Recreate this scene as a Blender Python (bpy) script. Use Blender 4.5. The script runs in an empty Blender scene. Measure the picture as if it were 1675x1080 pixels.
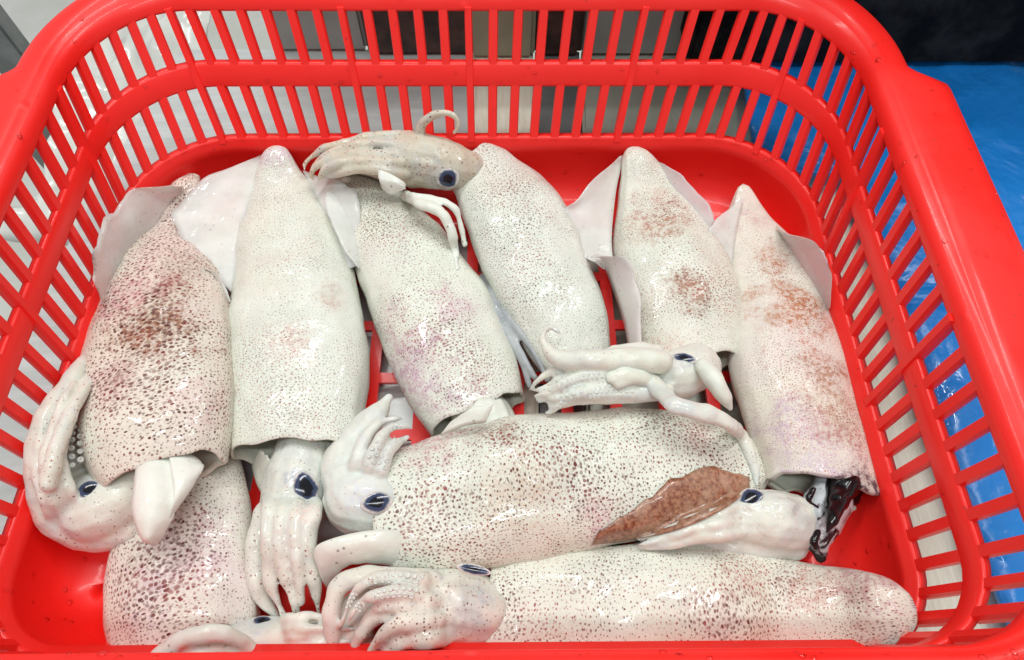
import bpy, bmesh, math, random
from mathutils import Vector, Matrix, noise
from mathutils.bvhtree import BVHTree
import numpy as np

# ------------------------------------------------------------------ camera
U = 0.016                     # one layout unit of the basket in metres
HF = 2.30                     # ledge height above basket floor, in units
ZF = 0.010                    # basket floor above the counter
ZL = ZF + HF * U              # ledge level
F_PX, PITCH, YAW, ROLL = 1081.0, 1.080, 0.017, 0.011
CAM = Vector((1.186 * U, -8.60 * U, 16.97 * U + ZL))
FW = Vector((math.sin(YAW) * math.cos(PITCH), math.cos(YAW) * math.cos(PITCH), -math.sin(PITCH)))
_rt = Vector((math.cos(YAW), -math.sin(YAW), 0)); _up = _rt.cross(FW)
RT = math.cos(ROLL) * _rt + math.sin(ROLL) * _up
UP = -math.sin(ROLL) * _rt + math.cos(ROLL) * _up
scene = bpy.context.scene
col = scene.collection
cd = bpy.data.cameras.new('camera'); co = bpy.data.objects.new('camera', cd); col.objects.link(co)
cd.sensor_fit = 'HORIZONTAL'; cd.sensor_width = 36.0; cd.lens = 36.0 * F_PX / 1675.0
cd.clip_start = 0.005; cd.clip_end = 60
m = Matrix((RT, UP, -FW)).transposed().to_4x4(); m.translation = CAM
co.matrix_world = m
scene.camera = co

# ------------------------------------------------------------------ light
w = bpy.data.worlds.new('World'); scene.world = w; w.use_nodes = True
bg = w.node_tree.nodes['Background']
bg.inputs[0].default_value = (0.93, 0.98, 1.0, 1); bg.inputs[1].default_value = 0.42
def area(name, loc, target, sx, sy, power, colr=(1, 1, 1)):
    l = bpy.data.lights.new(name, 'AREA'); l.shape = 'RECTANGLE'; l.size = sx; l.size_y = sy
    l.energy = power; l.color = colr
    o = bpy.data.objects.new(name, l); col.objects.link(o); o.location = loc
    o.rotation_euler = (Vector(target) - Vector(loc)).to_track_quat('-Z', 'Y').to_euler()
    return o
area('ceiling_lamp', (-0.45, 0.75, 1.7), (0, 0, 0), 1.2, 0.09, 12.5, (1, 0.995, 0.97))
area('ceiling_lamp', (0.55, 0.45, 1.8), (0, 0, 0), 0.09, 1.2, 12.5, (1, 0.995, 0.97))
area('ceiling_lamp', (0.0, -0.5, 1.9), (0, 0, 0), 1.2, 0.09, 9.5, (0.96, 0.99, 1))
scene.view_settings.view_transform = 'Standard'; scene.view_settings.look = 'None'
scene.view_settings.exposure = 0.05; scene.view_settings.gamma = 1.0
scene.cycles.max_bounces = 8
scene.cycles.use_denoising = True

# ------------------------------------------------------------------ helpers
def ray(px, py):
    return (FW + RT * ((px - 837.5) / F_PX) + UP * (-(py - 540.0) / F_PX))
def at(px, py, z):
    d = ray(px, py); t = (z - CAM.z) / d.z
    return CAM + d * t
def depth(p): return (p - CAM).dot(FW)
def atf(px, py, mm): return at(px, py, ZF + mm * 0.001)      # mm above basket floor
def thing(name, label, cat, loc, group=None):
    o = bpy.data.objects.new(name, None); col.objects.link(o); o.location = loc
    o.empty_display_size = 0.02
    o['label'] = label; o['category'] = cat
    if group: o['group'] = group
    return o
def tag(o, label, cat, group=None):
    o['label'] = label; o['category'] = cat
    if group: o['group'] = group
    return o
def link(name, me, mats, parent=None, smooth=True):
    """mesh given in world coordinates; moved into the parent's frame"""
    o = bpy.data.objects.new(name, me); col.objects.link(o)
    for mt in (mats if isinstance(mats, (list, tuple)) else [mats]): me.materials.append(mt)
    if smooth:
        me.polygons.foreach_set('use_smooth', [True] * len(me.polygons))
    if parent:
        top = parent
        off = Vector(parent.location)
        while top.parent: top = top.parent; off += Vector(top.location)
        me.transform(Matrix.Translation(-off)); o.parent = parent
    return o
def mesh(name, v, f):
    me = bpy.data.meshes.new(name); me.from_pydata([tuple(x) for x in v], [], f); me.update(); return me
def cat_rom(pts, n):
    P = [np.array(p, float) for p in pts]
    P = [2 * P[0] - P[1]] + P + [2 * P[-1] - P[-2]]
    seg = len(P) - 3; out = []
    for i in range(n):
        t = i / (n - 1) * seg; k = min(int(t), seg - 1); t -= k
        a, b, c, d = P[k:k + 4]
        out.append(.5 * ((2 * b) + (c - a) * t + (2 * a - 5 * b + 4 * c - d) * t * t + (3 * b - a - 3 * c + d) * t ** 3))
    return out
def sm(a, b, x):
    t = min(1, max(0, (x - a) / (b - a))); return t * t * (3 - 2 * t)

# ------------------------------------------------------------------ materials
class NT:
    def __init__(s, name):
        s.m = bpy.data.materials.new(name); s.m.use_nodes = True; s.t = s.m.node_tree
        s.b = s.t.nodes['Principled BSDF']; s.o = s.t.nodes['Material Output']
    def n(s, typ, **kw):
        x = s.t.nodes.new(typ)
        for k, v in kw.items(): setattr(x, k, v)
        return x
    def put(s, sock, v):
        if hasattr(v, 'links'): s.t.links.new(v, sock)
        else: sock.default_value = v
    def math(s, op, a, b=0.0, c=0.0, clamp=False):
        x = s.n('ShaderNodeMath', operation=op, use_clamp=clamp)
        for i, v in enumerate((a, b, c)): s.put(x.inputs[i], v)
        return x.outputs[0]
    def mix(s, f, a, b, typ='MIX'):
        x = s.n('ShaderNodeMix', data_type='RGBA', blend_type=typ)
        s.put(x.inputs[0], f); s.put(x.inputs[6], a if hasattr(a, 'links') else (*a[:3], 1)); s.put(x.inputs[7], b if hasattr(b, 'links') else (*b[:3], 1))
        return x.outputs[2]
    def ramp(s, v, lo, hi, a=0.0, b=1.0):
        x = s.n('ShaderNodeMapRange', interpolation_type='SMOOTHSTEP')
        s.put(x.inputs[0], v); s.put(x.inputs[1], lo); s.put(x.inputs[2], hi); s.put(x.inputs[3], a); s.put(x.inputs[4], b)
        return x.outputs[0]
    def noise(s, co, scale, detail=3, rough=.5, dist=0.0, dim='3D'):
        x = s.n('ShaderNodeTexNoise', noise_dimensions=dim); s.put(x.inputs['Vector'], co)
        x.inputs['Scale'].default_value = scale; x.inputs['Detail'].default_value = detail
        x.inputs['Roughness'].default_value = rough; x.inputs['Distortion'].default_value = dist
        return x.outputs[0]
    def set(s, **kw):
        for k, v in kw.items(): s.put(s.b.inputs[k.replace('_', ' ')], v)
    def bump(s, h, strength=.3, dist=.001):
        x = s.n('ShaderNodeBump'); x.inputs['Strength'].default_value = strength; x.inputs['Distance'].default_value = dist
        s.put(x.inputs['Height'], h); return x.outputs[0]

def red_plastic():
    t = NT('red_plastic'); co = t.n('ShaderNodeTexCoord').outputs['Object']
    n1 = t.noise(co, 9, 3); n2 = t.noise(co, 900, 2)
    c = t.mix(t.ramp(n1, .3, .7), (0.90, 0.016, 0.012), (0.94, 0.024, 0.018))
    # scuffs, tiny specks of dirt
    sp = t.ramp(t.noise(co, 260, 1), .76, .80)
    c = t.mix(t.math('MULTIPLY', sp, .45), c, (0.30, 0.02, 0.015))
    h = t.math('ADD', t.math('MULTIPLY', t.noise(co, 45, 2), 1.0), t.math('MULTIPLY', n2, .05))
    vr = t.n('ShaderNodeTexVoronoi'); t.put(vr.inputs['Vector'], co); vr.inputs['Scale'].default_value = 95
    vs = t.n('ShaderNodeSeparateColor'); t.put(vs.inputs[0], vr.outputs['Color'])
    drop = t.math('MULTIPLY', t.ramp(vr.outputs['Distance'], .30, .05), t.math('GREATER_THAN', vs.outputs[0], .80))
    h = t.math('ADD', h, t.math('MULTIPLY', drop, t.ramp(t.noise(co, 16, 2), .5, .6, 0, 1.1)))
    t.set(Base_Color=c, Roughness=t.ramp(t.noise(co, 30, 4), .35, .65, .30, .46), Normal=t.bump(h, .3, .0012),
          Coat_Weight=.12, Coat_Roughness=.10, Specular_IOR_Level=.35)
    return t.m
RED = red_plastic()

def squid_skin(seed, off, dots=1.0, dotcol=(0.085, 0.035, 0.022), base=(0.77, 0.795, 0.715), tint=(0.74, 0.56, 0.57), tintamt=.5,
               patches=(), uv=True, scale=540, rough=.40, blotch=.35, red=(0.30, 0.07, 0.03)):
    """pale wet skin with chromatophore dots. patches: (point, radius, colour, strength, dot boost), points in world space"""
    t = NT('squid_skin'); tc = t.n('ShaderNodeTexCoord'); ob = tc.outputs['Object']
    mp = t.n('ShaderNodeMapping'); t.put(mp.inputs[0], ob); mp.inputs[1].default_value = (seed * 3.1, seed * 1.7, seed * .9); obn = mp.outputs[0]
    # broad colour
    base = (base[0] * .96, base[1] * .97, base[2] * .94)
    n1 = t.noise(obn, 22, 3, .6); n2 = t.noise(obn, 48, 4, .6, .6)
    c = t.mix(t.ramp(n1, .46, .70), base, tint) if tintamt > 0 else t.mix(0.0, base, base)
    c = t.mix(tintamt * .7, base, c)
    c = t.mix(t.math('MULTIPLY', t.ramp(t.noise(obn, 30, 2), .5, .75), .45), c, (0.70, 0.76, 0.66))
    nf = t.noise(obn, 140, 4, .65)
    c = t.mix(t.math('MULTIPLY', t.ramp(t.noise(obn, 75, 6, .7, .5),   .40, .66), .34), c, tuple(x * k for x, k in zip(base, (.76, .77, .74))))
    c = t.mix(t.math('MULTIPLY', t.ramp(t.noise(obn, 18, 2), .52, .7), .35), c, (0.70, 0.68, 0.54))
    if not uv: c = t.mix(t.math('MULTIPLY', t.ramp(t.noise(obn, 40, 4, .6, .8), .45, .68), .5), c, (0.52, 0.57, 0.58))
    speck = t.ramp(t.noise(obn, 420, 3, .6), .44, .60)
    boost = None
    for (p, r, pc, st, db) in patches:
        q = p - off
        if uv: r *= 1.25; st = min(1.15, st * 1.45)
        vd = t.n('ShaderNodeVectorMath', operation='DISTANCE'); t.put(vd.inputs[0], ob); vd.inputs[1].default_value = q
        d = t.math('DIVIDE', vd.outputs['Value'], r)
        d = t.math('ADD', d, t.math('MULTIPLY', t.math('SUBTRACT', n2, .5), 2.6))
        d = t.math('ADD', d, t.math('MULTIPLY', t.math('SUBTRACT', nf, .5), 1.6))
        mk = t.ramp(d, 1.15, .15)
        c = t.mix(t.math('MULTIPLY', mk, t.math('MULTIPLY_ADD', speck, st * .75, st * .35)), c, pc)
        if db:
            bb = t.math('MULTIPLY', mk, db)
            boost = bb if boost is None else t.math('MAXIMUM', boost, bb)
    # dots
    src = tc.outputs['UV'] if uv else obn
    w = t.n('ShaderNodeTexNoise'); t.put(w.inputs['Vector'], src); w.inputs['Scale'].default_value = 500 if uv else 160; w.inputs['Detail'].default_value = 1
    wv = t.n('ShaderNodeVectorMath', operation='MULTIPLY_ADD'); t.put(wv.inputs[0], w.outputs[1])
    wv.inputs[1].default_value = (.0011,) * 3; t.put(wv.inputs[2], src)
    dsum = None
    dens = t.ramp(t.noise(obn, 26, 4, .65), .36, .64, -.35, 1.0)
    if uv:
        sx = t.n('ShaderNodeSeparateXYZ'); t.put(sx.inputs[0], tc.outputs['UV'])
        mid = t.math('ABSOLUTE', t.math('SUBTRACT', sx.outputs[0], float(seed)))
        mid = t.math('ADD', mid, t.math('MULTIPLY', t.math('SUBTRACT', n1, .5), .05))
        dens = t.math('ADD', dens, t.ramp(mid, .026, .0, -.15, .55))
    if boost is not None: dens = t.math('ADD', dens, boost)
    for sc_, r0, r1, rd, amt in ((scale * 1.28, .055, .10, .085, .96), (scale * .5, -.13, .18, .05, .80), (scale * 2.0, .01, .15, .12, .50)):
        v = t.n('ShaderNodeTexVoronoi', voronoi_dimensions='2D' if uv else '3D'); t.put(v.inputs['Vector'], wv.outputs[0])
        v.inputs['Scale'].default_value = sc_; v.inputs['Randomness'].default_value = .8
        rnd = t.n('ShaderNodeSeparateColor'); t.put(rnd.inputs[0], v.outputs['Color'])
        rad = t.math('MULTIPLY_ADD', rnd.outputs[0], r1, r0)
        rad = t.math('MULTIPLY_ADD', dens, rd, rad)
        rad = t.math('MULTIPLY', rad, dots)
        dd = t.ramp(t.math('SUBTRACT', v.outputs['Distance'], rad), .06, -.05)
        dd = t.math('MULTIPLY', dd, t.math('MULTIPLY_ADD', rnd.outputs[2], .45, amt - .40))
        dsum = dd if dsum is None else t.math('MAXIMUM', dsum, dd)
    dotcol = (dotcol[0] * 1.5 + .02, dotcol[1] * 1.05, dotcol[2] * 1.0)
    dc = t.mix(t.ramp(t.noise(obn, 60, 2), .4, .65), dotcol, (dotcol[0] * 2.2, dotcol[1] * 1.5, dotcol[2] * 1.5))
    c = t.mix(t.math('MULTIPLY', dsum, 1.0, clamp=True), c, dc)
    # brown scuffs where the outer skin is thicker
    bl = t.ramp(t.noise(obn, 260, 5, .75), .55, .68)
    bl = t.math('MULTIPLY', bl, t.ramp(t.noise(obn, 26, 2), .56, .70))
    c = t.mix(t.math('MULTIPLY', bl, blotch), c, red)
    h = t.math('ADD', t.math('MULTIPLY', t.noise(obn, 55, 3, .6), 1.0), t.math('MULTIPLY', t.noise(obn, 330, 2), .16))
    h = t.math('SUBTRACT', h, t.math('MULTIPLY', dsum, .04))
    wet = t.ramp(t.noise(obn, 58, 3, .6, .4), .46, .62)
    cb = t.math('ADD', t.math('MULTIPLY', t.noise(obn, 52, 3, .5, .8), 1.0), t.math('MULTIPLY', t.noise(obn, 260, 2), .05))
    t.set(Base_Color=c, Roughness=t.ramp(t.noise(obn, 70, 3), .3, .7, rough - .06, rough + .12), Normal=t.bump(h, .6, .0018),
          Coat_Weight=t.math('MULTIPLY_ADD', wet, .62, .08), Coat_Roughness=.04, Coat_Normal=t.bump(cb, .8, .0016),
          Subsurface_Weight=(.15 if uv else .5), Subsurface_Scale=(.003 if uv else .005), Subsurface_Radius=(1, .7, .5), IOR=1.36)
    return t.m

def flesh(name='pale_flesh', c0=(0.77, 0.80, 0.73), c1=(0.72, 0.76, 0.66), rough=.2, sss=.15, alpha=None, spots=0):
    t = NT(name); co = t.n('ShaderNodeTexCoord').outputs['Object']
    c = t.mix(t.ramp(t.noise(co, 35, 4, .6), .35, .68), c0, c1)
    if spots:
        v = t.n('ShaderNodeTexVoronoi'); t.put(v.inputs['Vector'], co); v.inputs['Scale'].default_value = 300
        m = t.ramp(v.outputs['Distance'], .22, .14)
        m = t.math('MULTIPLY', m, t.ramp(t.noise(co, 50, 2), .45, .6)); c = t.mix(t.math('MULTIPLY', m, spots), c, (.12, .05, .04))
    h = t.math('ADD', t.noise(co, 70, 3, .6), t.math('MULTIPLY', t.noise(co, 300, 2), .2))
    wet = t.ramp(t.noise(co, 60, 3, .6, .4), .46, .62)
    cb = t.math('ADD', t.noise(co, 60, 3, .5, .8), t.math('MULTIPLY', t.noise(co, 260, 2), .05))
    t.set(Base_Color=c, Roughness=rough + .2, Normal=t.bump(h, .5, .0016), Coat_Weight=t.math('MULTIPLY', wet, .7), Coat_Roughness=.04, Coat_Normal=t.bump(cb, .8, .0016),
          Alpha=(1.0 if alpha is None else t.ramp(t.noise(co, 40, 3), .3, .7, alpha - .10, alpha + .12)), Subsurface_Weight=sss, Subsurface_Scale=.004, Subsurface_Radius=(1, .8, .6), IOR=1.36)
    return t.m
FLESH = flesh('pale_flesh', spots=.6)
INNER = flesh('mantle_lining', (0.72, 0.72, 0.60), (0.60, 0.66, 0.56), .25)
FIN = flesh('fin_flesh', (0.84, 0.85, 0.80), (0.78, 0.80, 0.73), .16, .3, .74, .3)
FINP = flesh('fin_flesh_pink', (0.76, 0.68, 0.68), (0.72, 0.70, 0.66), .16, .3, .74, .3)
SUCK = flesh('sucker_flesh', (0.70, 0.72, 0.66), (0.60, 0.63, 0.59), .18, .1)
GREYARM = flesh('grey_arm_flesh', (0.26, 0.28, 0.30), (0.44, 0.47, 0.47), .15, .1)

def eye_mat(ring=(0.70, 0.68, 0.64), navy=(0.040, 0.055, 0.11), p0=.50, p1=.70):
    t = NT('eye'); co = t.n('ShaderNodeTexCoord').outputs['Object']
    a = t.n('ShaderNodeAttribute', attribute_name='rad').outputs['Fac']
    a = t.math('ADD', a, t.math('MULTIPLY', t.math('SUBTRACT', t.noise(co, 150, 4, .65), .5), .75))
    c = t.mix(t.ramp(a, p0 - .1, p0 + .05), (0.006, 0.006, 0.010), navy)
    c = t.mix(t.ramp(a, p1, p1 + .30), c, ring)
    t.set(Base_Color=c, Roughness=.10, Specular_IOR_Level=.4)
    return t.m
EYE = eye_mat()
def simple(name, c0, c1, scale, rough, bump=0.0, metal=0.0, stretch=None, coat=0.0, bscale=None, detail=4):
    t = NT(name); co = t.n('ShaderNodeTexCoord').outputs['Object']
    if stretch:
        mp = t.n('ShaderNodeMapping'); t.put(mp.inputs[0], co); mp.inputs[3].default_value = stretch; co = mp.outputs[0]
    c = t.mix(t.ramp(t.noise(co, scale, detail, .6), .35, .68), c0, c1)
    t.set(Base_Color=c, Roughness=rough, Metallic=metal, Coat_Weight=coat, Coat_Roughness=.05)
    if bump: t.set(Normal=t.bump(t.noise(co, bscale or scale * 2, 4, .6), bump, .002))
    return t.m

# ------------------------------------------------------------------ basket
A0, B0, R0, SS, SB = 11.187, 7.966, 3.3, 0.177, 0.705   # at ledge: half width, half depth, corner radius; side / end wall slope
H2, H3, H4, H5 = 1.377, 1.978, 3.224, 3.95
FRONT = 0.05                                          # the front wall stands almost upright
NSEG_X, NSEG_Y = 40, 26
LX, LY = A0 - R0, B0 - R0            # half lengths of the straight runs
def ring_pt(s, dx, dy, z, extra=0.0):
    dyf = dy * FRONT if z > 0 else dy
    RF = 1.9; FX_, FY_ = A0 - RF, B0 - RF; fx, fyr = RF + dx, RF + dyf
    """s in [0,1): around the basket from back centre clockwise (seen from above: towards +x). dx,dy: outward offset in units"""
    kx, ky = .30 * max(0, z), .62 * max(0, z)
    rx, ry = R0 + dx - kx, R0 + dy - ky
    LX_, LY_ = LX + kx, LY + ky
    arcf = (RF + .2) * math.pi / 2
    arc = (R0 + .3) * math.pi / 2
    lens = [LX, arc, LY + FY_, arcf, 2 * FX_, arcf, LY + FY_, arc, LX]
    tot = sum(lens); d = (s % 1.0) * tot; i = 0
    while d > lens[i] and i < 8: d -= lens[i]; i += 1
    q = d / lens[i]
    if i == 0: p, nr = (q * LX_, LY_ + ry), (0, 1)
    elif i == 2: p, nr = (LX_ + rx, LY_ - q * (LY_ + FY_)), (1, 0)
    elif i == 4: p, nr = (FX_ - q * 2 * FX_, -FY_ - fyr), (0, -1)
    elif i == 6: p, nr = (-LX_ - rx, -FY_ + q * (LY_ + FY_)), (-1, 0)
    elif i == 8: p, nr = (-LX_ + q * LX_, LY_ + ry), (0, 1)
    else:
        a = q * math.pi / 2
        ca, sa = math.cos(a), math.sin(a)
        if i == 1: p, nr = (LX_ + rx * sa, LY_ + ry * ca), (sa, ca)
        elif i == 3: p, nr = (FX_ + fx * ca, -FY_ - fyr * sa), (ca, -sa)
        elif i == 5: p, nr = (-FX_ - fx * sa, -FY_ - fyr * ca), (-sa, -ca)
        else: p, nr = (-LX_ - rx * ca, LY_ + ry * sa), (-ca, sa)
    n = Vector((nr[0], nr[1], 0))
    return Vector((p[0] * U, p[1] * U, ZL + z * U)) + n * (extra * U), n
PERIM = 2 * LX + 2 * (LY + B0 - 1.9) + 2 * (A0 - 1.9) + (R0 + .3 + 2.1) * math.pi
def s_of(kind, v):
    arc = (R0 + .3) * math.pi / 2
    return {'back': v % PERIM, 'right': LX + arc + (LY - v)}[kind] / PERIM
def wall(s, h, extra=0.0): return ring_pt(s, SS * h, SB * h, h, extra)[0]
def sweep(profile, n=260, closed=True):
    """profile(s) -> list of points (dx,dy,z,extra); closed ring of the swept section"""
    v, f = [], []
    for i in range(n):
        s = i / n; pr = profile(s); k = len(pr)
        for (dx, dy, z, e) in pr: v.append(ring_pt(s, dx, dy, z, e)[0])
    for i in range(n):
        j = (i + 1) % n
        for a in range(k if closed else k - 1):
            b = (a + 1) % k
            f.append((i * k + a, j * k + a, j * k + b, i * k + b))
    return v, f
basket = thing('basket', 'red plastic colander basket with slotted sloping walls holding the squid', 'basket', (0, 0, 0))
TH = 0.16
def band(name, h0, h1, bulge=0.03):
    def pr(s):
        o = []
        for h, e in ((h0, 0.0), (h0 + .06, -bulge), (h1 - .06, -bulge), (h1, 0.0), (h1, TH), (h0, TH)):
            o.append((SS * h, SB * h, h, e))
        return o
    v, f = sweep(pr); link(name, mesh(name, v, f), RED, basket)
band('middle_band', H2, H3)
# solid lower wall: rounded ledge on top, cove down to the floor
def low(s):
    pts = []
    inner = [(0.0, 0.03, -.02), (-.02, -.06, -.01), (-.10, -.16, -.10), (-.16, -.5, 0), (-.22, -1.0, 0), (-.36, -1.45, 0), (-.62, -1.82, 0), (-1.0, -2.10, 0), (-1.5, -2.26, 0), (-2.0, -HF, 0)]
    for d, z, e in inner: pts.append((d, d * 1.15, z, e))
    for d, z in ((-2.0, -HF - .14), (-1.0, -HF - .02), (-.45, -1.7), (.02, -.5), (.22, 0.0)): pts.append((d, d * 1.1, z, 0))
    return pts
v, f = sweep(low); link('lower_wall', mesh('lower_wall', v, f), RED, basket)
# rim: inner face, rolled lip, skirt; the lip widens into a carrying handle on the two short sides
def rim(s):
    p, n = ring_pt(s, SS * H4, SB * H4, H4)
    side = sm(LY + 1.9, LY + 1.1, p.y / U) * sm(-B0 + 1.0, -B0 + 2.0, p.y / U) * (1 if abs(n.x) > .5 else 0)
    lip = .95 + .95 * side
    sec = [(H4, 0), (H4 + .07, -.03), (H4 + .55, -.02), (H5 - .18, .02), (H5 - .05, .10), (H5, .24), (H5 + .01, .45)]
    o = [(SS * h, SB * h, h, e) for h, e in sec]
    b = (SS * H5, SB * H5)
    o += [(*b, H5 - .03, lip * .75), (*b, H5 - .10, lip - .10), (*b, H5 - .22, lip), (*b, H5 - .95 - .15 * side, lip + .10),
          (*b, H5 - .95 - .15 * side, lip - .05), (*b, H5 - .34, lip - .18), (*b, H5 - .22, lip * .6), (*b, H5 - .20, .36)]
    o += [(SS * h, SB * h, h, e) for h, e in ((H5 - .5, .19), (H4, TH))]
    return o
v, f = sweep(rim, 420); link('rim', mesh('rim', v, f), RED, basket)
# ribs, one by one, two rows
PITCH_R = 5.0 / 7.0
nrib = int(round(PERIM / PITCH_R)); 
def rib(name, s, h0, h1, wd, e0, e1, mat=RED):
    ds = wd / PERIM / 2; v = []
    for h in (h0, h1):
        c, n = ring_pt(s, SS * h, SB * h, h)
        tn = Vector((n.y, -n.x, 0)) * (wd * U / 2)
        for sg, e, kk in ((-1, e0, .8), (1, e0, .8), (1, (e0 + e1) * .5, 1), (1, e1, .9), (-1, e1, .9), (-1, (e0 + e1) * .5, 1)):
            v.append(c + tn * sg * kk + n * e * U)
    f = [(i, (i + 1) % 6, 6 + (i + 1) % 6, 6 + i) for i in range(6)] + [(5, 4, 3, 2, 1, 0), (6, 7, 8, 9, 10, 11)]
    return link(name, mesh(name, v, f), mat, basket, smooth=False)
for i in range(nrib):
    s = (i + .0) / nrib
    main = i % 7 == 0
    front = ring_pt(s, 0, 0, .1)[0].y < (-B0 + 3.0) * U
    if main:
        rib('main_rib', s, -.05, H4 + .12, .25, 0.0 if front else -.10, .20)
    else:
        rib('rib', s, -.05, H2 + .05, .31, -.02, .20)
        rib('rib', s, H3 - .05, H4 + .05, .31, -.02, .20)
# floor with rows of slots
def basket_floor():
    bx, by = A0 - 2.0, B0 - 2.3
    bm = bmesh.new(); xs = []; x = -bx; 
    nx, ny = 12, 6
    px_, py_ = 2 * bx / nx, 2 * by / ny
    def quad(x0, x1, y0, y1):
        q = [bm.verts.new((a * U, b * U, ZF)) for a, b in ((x0, y0), (x1, y0), (x1, y1), (x0, y1))]
        bm.faces.new(q)
    g = .17
    for j in range(ny + 1):
        yc = -by + j * py_
        quad(-bx - .3, bx + .3, max(-by - .3, yc - g), min(by + .3, yc + g))
    for j in range(ny):
        for i in range(nx + 1):
            xc = -bx + i * px_
            quad(max(-bx - .3, xc - g * 1.1), min(bx + .3, xc + g * 1.1), -by + j * py_ + g, -by + (j + 1) * py_ - g)
    r = bmesh.ops.extrude_face_region(bm, geom=bm.faces[:])
    for e in r['geom']:
        if isinstance(e, bmesh.types.BMVert): e.co.z -= .0025
    bmesh.ops.recalc_face_normals(bm, faces=bm.faces)
    me = bpy.data.meshes.new('floor'); bm.to_mesh(me); bm.free()
    link('floor', me, RED, basket, smooth=False)
basket_floor()

# ------------------------------------------------------------------ squid builders
def frame_stations(st, n, k):
    """stations (px,py,R px,base mm) -> centres, half widths, frames"""
    S = cat_rom(st, n); C = []; W = []
    pix = [(a[0], a[1]) for a in S]
    for i, (x, y, R, zb) in enumerate(S):
        R = max(R, 2.0); i0, i1 = max(0, i - 1), min(n - 1, i + 1)
        tp = Vector((pix[i1][0] - pix[i0][0], pix[i1][1] - pix[i0][1])).normalized()
        mdir = (RT * (-tp.y) + UP * (-tp.x))          # image-plane normal to the axis
        w_ = R * .4 / F_PX
        for _ in range(6):
            c = at(x, y, ZF + zb * .001 + k * w_)
            q0, q1 = at(*pix[i0], c.z), at(*pix[i1], c.z)
            t = (q1 - q0).normalized(); s = t.cross(Vector((0, 0, 1))).normalized(); nn = s.cross(t)
            vd = (c - CAM).normalized()
            md = mdir - vd * mdir.dot(vd)
            if md.length > 1e-6: md.normalize()
            w_ = R * depth(c) / F_PX / max(.3, math.sqrt(s.dot(md) ** 2 + (k * nn.dot(md)) ** 2))
        C.append(c); W.append(w_)
    return C, W
SOLID = []
def solid(o):
    off = Vector((0, 0, 0)); p = o.parent
    while p: off += Vector(p.location); p = p.parent
    me = o.data
    SOLID.append(BVHTree.FromPolygons([v.co + off for v in me.vertices], [tuple(p.vertices) for p in me.polygons]))
def rest(px, py, lift):
    """point resting on whatever squid lies under this sight line, lifted along it by lift metres"""
    d = ray(px, py).normalized(); best = None
    for b in SOLID:
        h = b.ray_cast(CAM, d)
        if h[0] is not None and (best is None or h[3] < best): best = h[3]
    return None if best is None else CAM + d * (best - lift)
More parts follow.
